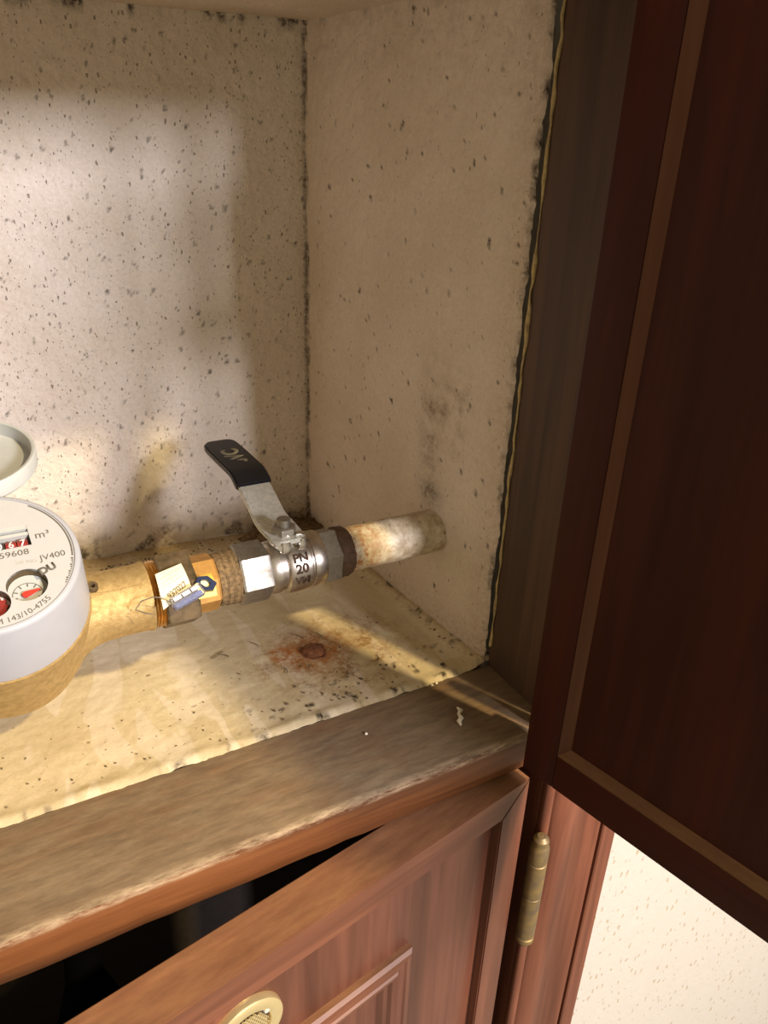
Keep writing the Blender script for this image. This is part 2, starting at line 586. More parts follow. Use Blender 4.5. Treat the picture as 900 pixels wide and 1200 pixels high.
def pos_side(u, v):
    y = 0.0015 + 0.262 * u
    z = -0.01 + (ZC + 0.02) * v
    if u == 0:                                  # broken plaster edge against the wooden jamb
        y += 0.0012 * fbm(3.0, 8.0, z * 60, 4) + 0.0008 * fbm(5.0, 1.0, z * 260, 3)
    x = side_x(y) + 0.0012 * fbm(5.0, y * 26, z * 26, 5) + 0.0005 * fbm(7.0, y * 150, z * 150, 3)
    if u == 0:
        x += 0.0012
    return (x, y, z)


def dirt_side(p):
    x, y, z = p
    n = fbm(4.0, y * 90, z * 90, 4)
    by = 0.2305
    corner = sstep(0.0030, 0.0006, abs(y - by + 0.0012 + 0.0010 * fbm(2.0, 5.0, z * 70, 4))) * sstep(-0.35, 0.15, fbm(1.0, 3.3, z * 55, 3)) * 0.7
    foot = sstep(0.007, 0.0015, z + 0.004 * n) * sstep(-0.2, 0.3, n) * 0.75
    edge = sstep(0.006, 0.001, y + 0.003 * fbm(1.0, 2.0, z * 45, 4)) * sstep(-0.2, 0.25, fbm(6.0, 2.0, z * 38, 3)) * 0.9
    edge *= 1.0 if z > 0.20 else 0.6
    # sooty streak climbing from where the pipe enters
    ys = 0.070 + 0.05 * (z - 0.10)
    streak = math.exp(-((y - ys) / 0.008) ** 2) * sstep(0.075, 0.10, z) * sstep(0.21, 0.12, z) * (0.42 + 0.5 * n)
    blot = math.exp(-(((y - 0.052) / 0.016) ** 2 + ((z - 0.155) / 0.022) ** 2)) * (0.25 + 0.7 * n)
    seat = math.exp(-(((y - 0.066) / 0.012) ** 2 + ((z - 0.094) / 0.008) ** 2)) * 0.5
    spot = sstep(0.66, 0.74, fbm(2.0, y * 190, z * 130 + 4, 2)) * 0.75
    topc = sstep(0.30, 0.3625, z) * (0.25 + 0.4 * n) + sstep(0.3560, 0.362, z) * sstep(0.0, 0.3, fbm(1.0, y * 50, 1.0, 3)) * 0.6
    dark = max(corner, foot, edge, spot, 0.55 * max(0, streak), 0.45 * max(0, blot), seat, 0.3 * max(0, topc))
    stain = 0.45 * max(0, blot) + 0.5 * max(0, streak) + 0.25 * sstep(0.035, 0.0, z) + 0.22 * sstep(0.03, 0.0, y)
    return (min(1, max(0, dark)), min(1, max(0, stain)), 0.0)


wall_right = surface('wall_right', 150, 220, pos_side, dirt_side, M['plaster_side'])


def pos_floor(u, v):
    x = XL + (0.004 - XL) * u
    y = 0.0006 + (0.285) * v
    z = 0.0009 * fbm(x * 22, y * 22, 2.0, 4) + 0.0003 * fbm(x * 170, y * 170, 5.0, 3)
    if v == 0:
        y += -0.0012 + 0.0012 * fbm(x * 90, 3.0, 1.0, 4)
        z -= 0.0008
    z += 0.0022 * math.exp(-((y - 0.004) / 0.004) ** 2) * (0.4 + 0.6 * fbm(x * 40, 8.0, 1.0, 4))
    # the fillet of mortar in the corner with the side wall
    z += 0.004 * sstep(0.012, 0.0, side_x(y) - x)
    return (x, y, z)


def dirt_floor(p):
    x, y, z = p
    n = fbm(x * 80, y * 80, 3.0, 4)
    foot = sstep(0.010, 0.002, side_x(y) - x + 0.004 * n) * sstep(-0.05, 0.3, n) * 0.8
    edge = sstep(0.0075, 0.001, y + 0.004 * fbm(x * 60, 1.0, 2.0, 3)) * sstep(0.08, 0.35, fbm(x * 110, 2.0, 3.0, 3)) * 0.55
    specks = sstep(0.42, 0.55, fbm(x * 170, y * 170, 8.0, 2)) * sstep(0.05, 0.012, y) * sstep(-0.22, -0.10, x) * 0.8
    b = 0.0
    d = math.hypot(x + 0.0935, y - 0.061)
    a = math.atan2(y - 0.061, x + 0.0935)
    ray = 0.5 + 0.5 * noise.noise(Vector((math.cos(a) * 5, math.sin(a) * 5, 1.0)))
    rust = sstep(0.024 + 0.018 * ray, 0.006, d + 0.009 * n) * 1.3
    d2 = math.hypot(x + 0.1135, y - 0.0665)
    ring = math.exp(-((d2 - 0.0058) / 0.0032) ** 2) * (0.75 + 0.6 * n)
    rust = max(rust * (0.55 + 0.6 * n), ring, sstep(0.008, 0.004, d) * 0.8)
    halo = sstep(0.065, 0.015, math.hypot((x + 0.083) * 0.8, y - 0.055)) * (0.48 + 0.6 * n)
    back = sstep(0.19, 0.228, y + 0.02 * n) * 0.35
    cor = sstep(0.055, 0.02, math.hypot(x + 0.035, y - 0.222)) * 0.8
    stain = max(halo, back, cor, 0.25 * sstep(0.02, 0.0, side_x(y) - x))
    return (min(1, max(foot, edge, specks)), min(1, max(0, stain)), min(1, max(0, rust)))


floor = surface('floor', 330, 160, pos_floor, dirt_floor, M['plaster_floor'])


def pos_ceil(u, v):
    x = XL + (0.02 - XL) * u
    y = -0.001 + 0.29 * v
    return (x, y, ZC + 0.001 * fbm(x * 28, y * 28, 2.0, 4))


ceiling = surface('ceiling', 120, 60, pos_ceil, lambda p: (0, 0.15, 0), M['plaster_side'])
wall_left = surface('wall_left', 60, 80, lambda u, v: (XL + 0.001 + 0.001 * fbm(3, u * 7, v * 9, 3), 0.0 + 0.285 * u, -0.01 + (ZC + 0.02) * v), lambda p: (0, 0, 0), M['plaster_side'])

# the papered room wall the cupboard is let into
YW = -0.050
bm = bmesh.new()
box(bm, 0.070, 1.6, YW, YW + 0.30, -1.25, 1.35)
box(bm, -2.2, XL - 0.074, YW, YW + 0.30, -1.25, 1.35)
box(bm, XL - 0.074, 0.070, YW, YW + 0.30, ZC + 0.068, 1.35)
box(bm, XL - 0.074, 0.070, YW, YW + 0.34, -1.25, -0.622)
wall_front = struct(obj('wall_front', bm, M['wallpaper'], smooth=False))

# ------------------------------------------------------------------ cupboard frame
YF = -0.063
frame = thing('cupboard', 'mahogany cupboard built around the niche, with dusty sill and two open doors', 'cupboard', (-0.28, -0.03, -0.6))
FO = Vector((0.28, 0.03, 0.6))


def fpart(name, bm, mat, angle=35):
    for v in bm.verts:
        v.co += FO
    return obj(name, bm, mat, frame, angle=angle)


# sill: flat dusty top, front edge rounded, the lower half of the nosing raked back
sec = [(-0.0005, -0.0005), (YF + 0.0016, 0.0), (YF + 0.0004, -0.0006), (YF, -0.0018), (YF, -0.0175), (YF + 0.0025, -0.0265), (YF + 0.0045, -0.0285), (-0.0005, -0.0285)]
bm = bmesh.new()
NX = 60
rings = []
for i in range(NX + 1):
    x = XL + (0.0 - XL) * i / NX
    rings.append([bm.verts.new((x, y + (0.0007 * fbm(x * 45, 2.0, z * 30, 3) if y < -0.02 else 0), z)) for y, z in sec])
for a, b in zip(rings, rings[1:]):
    for k in range(len(sec)):
        bm.faces.new((a[k], a[(k + 1) % len(sec)], b[(k + 1) % len(sec)], b[k]))
bm.faces.new(rings[0]); bm.faces.new(list(reversed(rings[-1])))
sill = fpart('sill', bm, M['sill'])
sill['label'] = 'dust-covered wooden sill with bright worn orange front edge'

# right stile: flat, hollow, groove and outer fillet, extruded the full height
st = [(0.0, -0.001), (0.0, YF + 0.001), (0.0095, YF + 0.001), (0.0110, YF - 0.0015), (0.0150, YF - 0.0045), (0.0210, YF - 0.0055), (0.0280, YF - 0.0040),
      (0.0360, YF - 0.0010), (0.0430, YF - 0.0015), (0.0490, YF - 0.0040), (0.0525, YF - 0.0045), (0.0535, YF - 0.0035), (0.0540, YF + 0.0035),
      (0.0590, YF + 0.0040), (0.0600, YF - 0.0010), (0.0610, YF - 0.0018), (0.0725, YF - 0.0018), (0.0738, YF - 0.0006), (0.0738, -0.001)]
bm = bmesh.new()
prism(bm, st, 'xy', -0.62, 0.44)
fpart('stile', bm, M['wood_z'], 28)
bm = bmesh.new()
prism(bm, [(2 * XL * 0.5 - x + 0.0, y) for x, y in st], 'xy', -0.62, 0.44)
fpart('stile', bm, M['wood_z'], 28)
bm = bmesh.new()
box(bm, -0.0004, 0.0, YF + 0.0016, -0.0005, 0.0, ZC)
jl = fpart('jamb_lining', bm, M['jamb'])
jl['label'] = 'grey-brown dusty jamb lining'
bm = bmesh.new()
box(bm, XL, 0.0, YF, -0.001, ZC, 0.44, 0.001)
fpart('top_rail', bm, M['wood_x'])
bm = bmesh.new()
box(bm, XL, 0.0, YF, -0.001, -0.62, -0.56, 0.001)
fpart('bottom_rail', bm, M['wood_x'])
bm = bmesh.new()
tube(bm, [(0.0040, YF - 0.0015, -0.56), (0.0040, YF - 0.0015, -0.030)], 0.0036, 14)
fpart('bead', bm, M['wood_z'], 60)
# dark carcass of the cupboard below
for nm, b in (('carcass_back', (XL, 0.0, 0.280, 0.292, -0.62, -0.03)), ('carcass_side', (0.001, 0.012, 0.0, 0.29, -0.62, -0.03)), ('carcass_side', (XL - 0.012, XL - 0.001, 0.0, 0.29, -0.62, -0.03)),
              ('carcass_top', (XL, 0.0, 0.001, 0.29, -0.0285, -0.012)), ('carcass_bottom', (XL, 0.0, 0.0, 0.29, -0.62, -0.60))):
    bm = bmesh.new()
    box(bm, *b)
    fpart(nm, bm, M['dark'])
# yellowed sealant squeezed out along the joint between plaster and jamb
bm = bmesh.new()
pts, rd = [], []
for i in range(140):
    z = 0.015 + 0.345 * i / 139
    pts.append((-0.0009 + 0.0006 * fbm(1, 2, z * 90, 3), -0.0014 + 0.0012 * fbm(4, 2, z * 60, 4), z))
    rd.append(max(0.0002, 0.0008 + 0.0012 * fbm(8, 3, z * 40, 3)))
tube(bm, pts, 0.001, 6, rd)
fpart('sealant', bm, M['sealant'], 60)


# ------------------------------------------------------------------ upper door, swung wide open
def door_part(label, loc, rotz):
    o = bpy.data.objects.new('door', None)
    COL.objects.link(o)
    o.parent = frame
    o.location = Vector(loc) + FO
    o.rotation_euler = (0, 0, rotz)
    o['label'] = label
    return o


def barrel(parent, x, y, z0, z1, r=0.0056):
    bm = bmesh.new()
    h = z1 - z0
    zm = z0 + h * 0.47
    prof = [(0.0, z0 - 0.007), (0.0016, z0 - 0.0055), (r * 0.62, z0 - 0.0035), (r * 0.8, z0 - 0.001), (r * 0.75, z0), (r, z0 + 0.0008), (r, z0 + 0.004), (r * 0.88, z0 + 0.0046),
            (r * 0.88, z0 + 0.0054), (r, z0 + 0.006), (r, zm), (r * 0.9, zm + 0.0003), (r * 0.9, zm + 0.0008), (r, zm + 0.0012), (r, z1 - 0.018), (r * 0.9, z1 - 0.0175), (r * 0.9, z1 - 0.0165), (r, z1 - 0.016),
            (r, z1 - 0.005), (r * 0.85, z1 - 0.003), (r * 0.8, z1 - 0.0015), (r * 0.85, z1), (r * 0.8, z1 + 0.002), (r * 0.45, z1 + 0.0042), (0.0, z1 + 0.0046)]
    lathe(bm, prof, 'z', 20, (x, y, 0))
    return obj('hinge', bm, M['hinge'], parent, angle=30)


ang = math.radians(-77.2)
UD = door_part('dark mahogany upper door swung wide open', (-0.0305, -0.075, -0.0073), ang)
DW, DH, DT = 0.30, 0.386, 0.018          # width, height, thickness
SW, RW = 0.0195, 0.0215                  # stile and rail widths up to the moulding
bm = bmesh.new(); box(bm, 0, SW, 0, DT, 0, DH, 0.0012); obj('stile', bm, M['door_z'], UD)
bm = bmesh.new(); box(bm, DW - SW, DW, 0, DT, 0, DH, 0.0012); obj('stile', bm, M['door_z'], UD)
bm = bmesh.new(); box(bm, SW, DW - SW, 0.0001, DT, 0, RW, 0.0008); obj('rail', bm, M['door_x'], UD)
bm = bmesh.new(); box(bm, SW, DW - SW, 0.0001, DT, DH - RW, DH, 0.0008); obj('rail', bm, M['door_x'], UD)
bm = bmesh.new(); box(bm, SW, DW - SW, 0.0045, DT - 0.004, RW, DH - RW); obj('panel', bm, M['door_z'], UD)
mw, md = 0.0050, 0.0046
a, b, c, d = SW, DW - SW, RW, DH - RW
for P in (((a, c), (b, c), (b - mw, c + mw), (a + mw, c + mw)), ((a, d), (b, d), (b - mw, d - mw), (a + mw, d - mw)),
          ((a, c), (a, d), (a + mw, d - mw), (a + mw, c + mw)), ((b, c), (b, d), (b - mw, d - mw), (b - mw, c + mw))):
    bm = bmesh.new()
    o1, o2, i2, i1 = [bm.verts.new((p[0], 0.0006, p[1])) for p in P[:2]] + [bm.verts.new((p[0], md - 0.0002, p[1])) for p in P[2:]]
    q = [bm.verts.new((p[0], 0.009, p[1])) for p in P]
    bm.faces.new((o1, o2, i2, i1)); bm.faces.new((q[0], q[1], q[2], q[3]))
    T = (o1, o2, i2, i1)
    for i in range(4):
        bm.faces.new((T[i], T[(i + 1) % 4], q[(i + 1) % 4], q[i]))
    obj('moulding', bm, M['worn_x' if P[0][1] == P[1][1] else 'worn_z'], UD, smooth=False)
for z0, z1 in ((0.014, 0.080), (0.250, 0.345)):  # upper barrel is unseen, placed to stop daylight coming through the hinge gap
    barrel(UD, 0.0005, 0.0280, z0, z1, 0.0049)
for z0 in (0.018, 0.250):
    bm = bmesh.new(); box(bm, 0.001, 0.012, DT - 0.0005, DT + 0.0035, z0, z0 + 0.028, 0.0004); obj('hinge_leaf', bm, M['hinge'], UD)

# ------------------------------------------------------------------ lower door, standing ajar
LD = door_part('reddish mahogany lower door standing ajar under the sill', (-0.0150, -0.0670, -0.0295), math.radians(189.95))
LW, LH, LT = 0.52, 0.52, 0.025           # local: x along the door, y outward, z up (0 = top edge)
fw, rec = 0.0208, 0.0065
for nm, poly, mt in (('stile', [(0, 0), (fw, -fw), (fw, -LH + fw), (0, -LH)], 'lower'), ('stile', [(LW, 0), (LW - fw, -fw), (LW - fw, -LH + fw), (LW, -LH)], 'lower'),
                     ('rail', [(0, 0), (LW, 0), (LW - fw, -fw), (fw, -fw)], 'lower_x'), ('rail', [(0, -LH), (LW, -LH), (LW - fw, -LH + fw), (fw, -LH + fw)], 'lower_x')):
    bm = bmesh.new()
    prism(bm, poly, 'xz', -LT, 0)                 # mitred at the corners
    bmesh.ops.recalc_face_normals(bm, faces=bm.faces)
    bmesh.ops.bevel(bm, geom=bm.edges[:], offset=0.0008, segments=2, affect='EDGES')
    obj(nm, bm, M[mt], LD)
bm = bmesh.new(); box(bm, fw, LW - fw, -LT + 0.003, -rec, -LH + fw, -fw); obj('panel', bm, M['lower'], LD)
# raised picture-frame moulding on the panel, mitred at the corners
mx0, mx1, mz1, mz0 = 0.0815, LW - 0.0815, -0.0805, -LH + 0.0805
prof = [(0.0, 0.0), (0.0, 0.0035), (0.0020, 0.0052), (0.0050, 0.0056), (0.0062, 0.0046), (0.0105, 0.0046), (0.0118, 0.0056), (0.0150, 0.0050), (0.0165, 0.0030), (0.0195, 0.0030), (0.0208, 0.0016), (0.0222, 0.0)]


def mould_run(p0, p1, inward):
    """one mitred length from corner p0 to p1 (outer corners), profile stepping inward"""
    bm = bmesh.new()
    dirv = (Vector(p1) - Vector(p0)).normalized()
    A, B = [], []
    for w, h in prof:
        qa = Vector(p0) + dirv * w + Vector(inward) * w
        qb = Vector(p1) - dirv * w + Vector(inward) * w
        A.append(bm.verts.new((qa.x, -rec + h, qa.y))); B.append(bm.verts.new((qb.x, -rec + h, qb.y)))
    for i in range(len(prof) - 1):
        bm.faces.new((A[i], A[i + 1], B[i + 1], B[i]))
    bm.faces.new((A[0], B[0], B[-1], A[-1]))
    bm.faces.new(A); bm.faces.new(list(reversed(B)))
    return bm


obj('moulding', mould_run((mx0, mz1), (mx1, mz1), (0, -1)), M['lower_x'], LD, angle=20)
obj('moulding', mould_run((mx0, mz0), (mx1, mz0), (0, 1)), M['lower_x'], LD, angle=20)
obj('moulding', mould_run((mx0, mz0), (mx0, mz1), (1, 0)), M['lower'], LD, angle=20)
obj('moulding', mould_run((mx1, mz0), (mx1, mz1), (-1, 0)), M['lower'], LD, angle=20)
# hinge: brass barrel with turned ends standing on the stile edge
hl = Matrix.Rotation(math.radians(-189.95), 3, 'Z') @ (Vector((0.0005, YF - 0.0065, 0)) - Vector((-0.0150, -0.0670, 0)))
barrel(LD, hl.x + 0.0015, hl.y, -0.1460, -0.0555, 0.0060)

# round brass vent let into the lower door
VT = Matrix.Translation((0.1850, -rec, -0.0510)) @ Matrix.Rotation(PI, 4, 'Z') @ Matrix.Rotation(PI / 2, 4, 'X')     # local z -> the door's outward normal


def vent_part(name, bm, mat, label=None, smooth=True):
    bmesh.ops.transform(bm, matrix=VT, verts=bm.verts)
    o = obj(name, bm, mat, LD, smooth)
    if label:
        o['label'] = label


bm = bmesh.new()
lathe(bm, [(0.0120, 0.0005), (0.0121, 0.0030), (0.0128, 0.0040), (0.0150, 0.0046), (0.0180, 0.0044), (0.0193, 0.0036), (0.0197, 0.0022), (0.0197, 0.0), (0.0124, 0.0)], 'z', 56, closed=True)
vent_part('vent_flange', bm, M['vent'], 'polished brass vent ring')
bm = bmesh.new()
hx = 0.0019
for i in range(-7, 8):
    for j in range(-7, 8):
        cx, cy = hx * (i + 0.5 * (j % 2)), hx * 0.866 * j
        if math.hypot(cx, cy) > 0.0113:
            continue
        lo, li = [], []
        for kk in range(6):
            aa = PI / 6 + kk * PI / 3
            lo.append(bm.verts.new((cx + hx * 0.58 * math.cos(aa), cy + hx * 0.58 * math.sin(aa), 0.0038)))
            li.append(bm.verts.new((cx + hx * 0.36 * math.cos(aa), cy + hx * 0.36 * math.sin(aa), 0.0038)))
        ld = [bm.verts.new(v.co + Vector((0, 0, -0.0008))) for v in li]
        for kk in range(6):
            k2 = (kk + 1) % 6
            bm.faces.new((lo[kk], lo[k2], li[k2], li[kk])); bm.faces.new((li[kk], li[k2], ld[k2], ld[kk]))
vent_part('vent_mesh', bm, M['vent'], 'brass honeycomb mesh', False)
bm = bmesh.new(); lathe(bm, [(0.0, 0.0002), (0.0118, 0.0002), (0.0118, 0.0008), (0.0, 0.0008)], 'z', 32); vent_part('vent_backing', bm, M['dark'])
bm = bmesh.new(); lathe(bm, [(0.0, 0.0085), (0.0014, 0.0083), (0.0018, 0.0072), (0.0018, 0.0055)], 'z', 14, (0.0105, 0.0075, -0.004)); vent_part('vent_catch', bm, M['zinc'])

# ------------------------------------------------------------------ pipework
AX = Vector((0, 0.06, 0.0692))            # axis of the run of pipe, along x


def xl(prof, parent, name, mat, org, n_sides=None, phase=0.0, seg=48, angle=30):
    """lathe about the pipe axis; prof is (radius, world x); org = parent's origin"""
    bm = bmesh.new()
    lathe(bm, prof, 'x', seg, AX - Vector(org), n_sides, phase)
    return obj(name, bm, mat, parent, angle=angle)


# pipe coming out of the right wall
PO = (-0.035, AX.y, AX.z)
pipe = thing('water_pipe', 'cream painted water pipe with rusty end running into the right wall', 'pipe', PO)


def shiftx(prof, org):
    return [(r, x - org[0]) for r, x in prof]


def run(prof, parent, name, mat, org, **kw):
    bm = bmesh.new()
    lathe(bm, shiftx(prof, org), 'x', kw.get('seg', 48), (0, 0, 0), kw.get('n_sides'), kw.get('phase', 0.0))
    return obj(name, bm, mat, parent, angle=kw.get('angle', 30))


bm = bmesh.new()
NS = 60
pr = []
for i in range(NS + 1):
    x = -0.0725 + 0.0825 * i / NS
    pr.append((0.0139 + 0.0004 * fbm(x * 200, 1, 1, 2), x + 0.035))
lathe(bm, pr, 'x', 40)
for v in bm.verts:
    w = Vector((v.co.x, v.co.y, v.co.z))
    k = 1 + 0.035 * fbm(w.x * 160, w.y * 160, w.z * 160, 4)
    v.co.y *= k; v.co.z *= k
obj('pipe', bm, M['pipe'], pipe, angle=60)
bm = bmesh.new()
lathe(bm, [(0.0135, 0.0285 - 0.0005), (0.0150, 0.0270), (0.0175, 0.0283), (0.0205, 0.0300), (0.0215, 0.0330)], 'x', 40)
for v in bm.verts:
    k = 1 + 0.10 * fbm(v.co.x * 90, v.co.y * 90, v.co.z * 90, 3)
    v.co.y *= k; v.co.z *= k
obj('mortar_collar', bm, M['plaster_side'], pipe, angle=60)
bm = bmesh.new()
lathe(bm, [(0.0125, -0.0460), (0.0148, -0.0455), (0.0158, -0.0435), (0.0152, -0.0410), (0.0156, -0.0385), (0.0143, -0.0365), (0.0130, -0.0360)], 'x', 40)
for v in bm.verts:
    k = 1 + 0.05 * fbm(v.co.x * 300, v.co.y * 220, v.co.z * 220, 3)
    v.co.y *= k; v.co.z *= k
obj('rust_ring', bm, M['rust_dark'], pipe, angle=60)

# ball valve
VO = (-0.112, AX.y, AX.z)
valve = thing('ball_valve', 'nickel-plated ball valve with black sleeved lever, between union and pipe', 'valve', VO)
run([(0.0140, -0.1425), (0.0172, -0.1425), (0.0178, -0.1412), (0.0178, -0.1260), (0.0172, -0.1245), (0.0140, -0.1245)], valve, 'hexagon_end', M['nickel_dull'], VO, n_sides=6, phase=math.radians(5), angle=20)
run([(0.0145, -0.1250), (0.0150, -0.1235), (0.0156, -0.1222), (0.0157, -0.1185), (0.0147, -0.1180), (0.0147, -0.1150), (0.0166, -0.1140), (0.0172, -0.1125), (0.0174, -0.1085), (0.0172, -0.1010), (0.0166, -0.1002),
     (0.0157, -0.0999), (0.0157, -0.0990), (0.0166, -0.0984), (0.0169, -0.0965), (0.0166, -0.0915), (0.0160, -0.0905), (0.0150, -0.0902)], valve, 'body', M['nickel'], VO)
run([(0.0140, -0.0912), (0.0168, -0.0910), (0.0172, -0.0900), (0.0172, -0.0812), (0.0165, -0.0802), (0.0140, -0.0800)], valve, 'hexagon_end', M['nickel_dull'], VO, n_sides=6, phase=math.radians(38), angle=20)
# cast lettering on the body, standing on the face turned to the viewer
for body, phi, sz in (('PN', 54, 0.0072), ('20', 75, 0.0078), ('VM', 100, 0.0066)):
    # phi: degrees from the top of the body towards the front
    a = math.radians(phi)
    t = text('lettering', body, sz, M['rust_dark'], valve, bold=0.03, extrude=0.0003)
    rr = 0.01735
    t.location = (0.0045, -rr * math.sin(a), rr * math.cos(a))
    t.rotation_euler = (a, 0, 0)
# stem housing, stem, lever
bm = bmesh.new()
lathe(bm, [(0.0092, 0.0120), (0.0086, 0.0160), (0.0072, 0.0175), (0.0066, 0.0185), (0.0066, 0.0225), (0.0060, 0.0230), (0.0, 0.0230)], 'z', 32)
obj('stem_housing', bm, M['chrome'], valve)
bm = bmesh.new(); lathe(bm, [(0.0040, 0.0225), (0.0040, 0.0300), (0.0, 0.0300)], 'z', 16); obj('stem', bm, M['nickel_dull'], valve)
bm = bmesh.new(); box(bm, 0.0045, 0.0095, -0.0075, -0.0045, 0.012, 0.0225, 0.0006); obj('stop_lug', bm, M['chrome'], valve)


def strap_bar(path, half_w, thick, round_end=False, n_round=8):
    """flat bar following (y, z) points, width across x"""
    bm = bmesh.new()
    P = [Vector((0, y, z)) for y, z in path]
    rings = []
    for i, p in enumerate(P):
        t = (P[min(i + 1, len(P) - 1)] - P[max(i - 1, 0)]).normalized()
        nrm = Vector((0, -t.z, t.y))
        w = half_w[i] if hasattr(half_w, '__len__') else half_w
        rings.append([bm.verts.new(p + Vector((sx * w, 0, 0)) + nrm * sz) for sx, sz in ((-1, -thick / 2), (1, -thick / 2), (1, thick / 2), (-1, thick / 2))])
    for a, b in zip(rings, rings[1:]):
        for k in range(4):
            bm.faces.new((a[k], a[(k + 1) % 4], b[(k + 1) % 4], b[k]))
    bm.faces.new(list(reversed(rings[0]))); bm.faces.new(rings[-1])
    bmesh.ops.recalc_face_normals(bm, faces=bm.faces)
    es = [e for e in bm.edges if len(e.link_faces) == 2 and e.calc_face_angle(0) > 0.9]
    bmesh.ops.bevel(bm, geom=es, offset=thick * 0.22, segments=2, affect='EDGES')
    return bm


lz = -AX.z
ly = -AX.y
LEV = [(0.0485, 0.0893), (0.0500, 0.0893), (0.0540, 0.0893), (0.0700, 0.0893), (0.0780, 0.0895), (0.0835, 0.0905), (0.0890, 0.0928), (0.1100, 0.1018), (0.1150, 0.1040), (0.1190, 0.1050), (0.1235, 0.1053), (0.150, 0.1043), (0.170, 0.1035)]
wid = [0.0065, 0.0085, 0.0105, 0.0110, 0.0108, 0.0104, 0.0102, 0.0101, 0.0101, 0.0101, 0.0101, 0.0101, 0.0098]
lever = obj('lever', strap_bar([(y + ly, z + lz) for y, z in LEV], wid, 0.0026), M['zinc'], valve)
SL = [(0.1070, 0.1005), (0.1100, 0.1018), (0.1150, 0.1040), (0.1190, 0.1050), (0.1235, 0.1053), (0.150, 0.1043), (0.168, 0.1036), (0.1735, 0.1034), (0.1765, 0.1032), (0.1785, 0.1031), (0.1795, 0.1030)]
sw = [0.0112, 0.0114, 0.0114, 0.0114, 0.0115, 0.0117, 0.0117, 0.0112, 0.0101, 0.0085, 0.0062]
sleeve = obj('sleeve', strap_bar([(y + ly, z + lz) for y, z in SL], sw, 0.0054), M['sleeve'], lever)
sleeve['label'] = 'black vinyl sleeve'
text('lettering', 'SVC', 0.0150, M['sleeve_text'], lever, loc=(0.0, 0.1430 + ly, 0.1045 + 0.0029 + lz), rot=(math.radians(-2.2), 0, PI / 2), extrude=0.0002, stretch=0.95, bold=0.045)
bm = bmesh.new(); lathe(bm, [(0.0074, 0.0905 + lz), (0.0076, 0.0912 + lz), (0.0072, 0.0945 + lz), (0.0060, 0.0952 + lz), (0.0, 0.0952 + lz)], 'z', n_sides=6); obj('lever_nut', bm, M['nickel_dull'], valve, angle=20)
for sx, y0 in ((-0.0035, -0.0125), (0.0075, -0.0105)):
    bm = bmesh.new(); box(bm, sx - 0.0024, sx + 0.0024, y0 - 0.0010, y0 + 0.0006, 0.0145, 0.0212, 0.0004); obj('stop_tab', bm, M['chrome'], lever)

# union between meter and valve
UO = (-0.165, AX.y, AX.z)
union = thing('union_coupling', 'dull bronze union nut and amber adapter joining meter to valve', 'coupling', UO)
run([(0.0130, -0.1860), (0.0212, -0.1860), (0.0219, -0.1850), (0.0219, -0.1690), (0.0210, -0.1678), (0.0130, -0.1676)], union, 'union_nut', M['bronze'], UO, n_sides=6, phase=math.radians(22), angle=20)
run([(0.0130, -0.1684), (0.0158, -0.1680), (0.0162, -0.1672), (0.0162, -0.1560), (0.0155, -0.1548), (0.0130, -0.1545)], union, 'adapter', M['amber_brass'], UO, n_sides=8, phase=math.radians(12), angle=20)
run([(0.0120, -0.1550), (0.0148, -0.1545), (0.0153, -0.1530), (0.0150, -0.1515), (0.0157, -0.1500), (0.0152, -0.1480), (0.0160, -0.1462), (0.0156, -0.1445), (0.0162, -0.1430), (0.0150, -0.1420), (0.0120, -0.1418)], union, 'hemp_wrapping', M['hemp'], UO)

# ------------------------------------------------------------------ water meter
TH = 0.4555
MC = Vector((-0.2628, AX.y, AX.z))
meter = thing('water_meter', 'round white-topped brass water meter with its grey lid flipped open', 'meter', MC, (TH, 0, 0))
bm = bmesh.new()
lathe(bm, [(0.0, -0.0440), (0.0130, -0.0437), (0.0215, -0.0418), (0.0285, -0.0375), (0.0335, -0.0310), (0.0345, -0.0290), (0.0350, -0.0270), (0.0385, -0.0160), (0.0405, -0.0060), (0.0412, 0.0040), (0.0414, 0.0140), (0.0418, 0.0165), (0.0418, 0.0200), (0.0, 0.0200)], 'z', 72)
obj('brass_body', bm, M['brass'], meter, angle=40)
for sgn in (1, -1):
    bm = bmesh.new()
    lathe(bm, [(0.0310, sgn * 0.016), (0.0300, sgn * 0.024), (0.0262, sgn * 0.031), (0.0222, sgn * 0.036), (0.0198, sgn * 0.0410), (0.0186, sgn * 0.0470), (0.0183, sgn * 0.0560), (0.0185, sgn * 0.0680), (0.0192, sgn * 0.0700), (0.0192, sgn * 0.0712), (0.0170, sgn * 0.0714)], 'x', 48)
    for v in bm.verts:                       # flatten the throat where it runs into the bowl
        pass
    obj('nozzle', bm, M['brass'], meter, angle=40)
    bm = bmesh.new()
    prof = [(0.0150, sgn * 0.0700)]
    for i in range(4):
        x = 0.0712 + i * 0.0017
        prof += [(0.0174, sgn * x), (0.0186, sgn * (x + 0.0006)), (0.0174, sgn * (x + 0.0013))]
    prof.append((0.0150, sgn * 0.0785))
    lathe(bm, prof, 'x', 40)
    obj('thread', bm, M['brass_thread'], meter, angle=20)
bm = bmesh.new(); lathe(bm, [(0.0134, -0.079), (0.0134, -0.335)], 'x', 32); obj('inlet_pipe', bm, M['pipe'], meter)
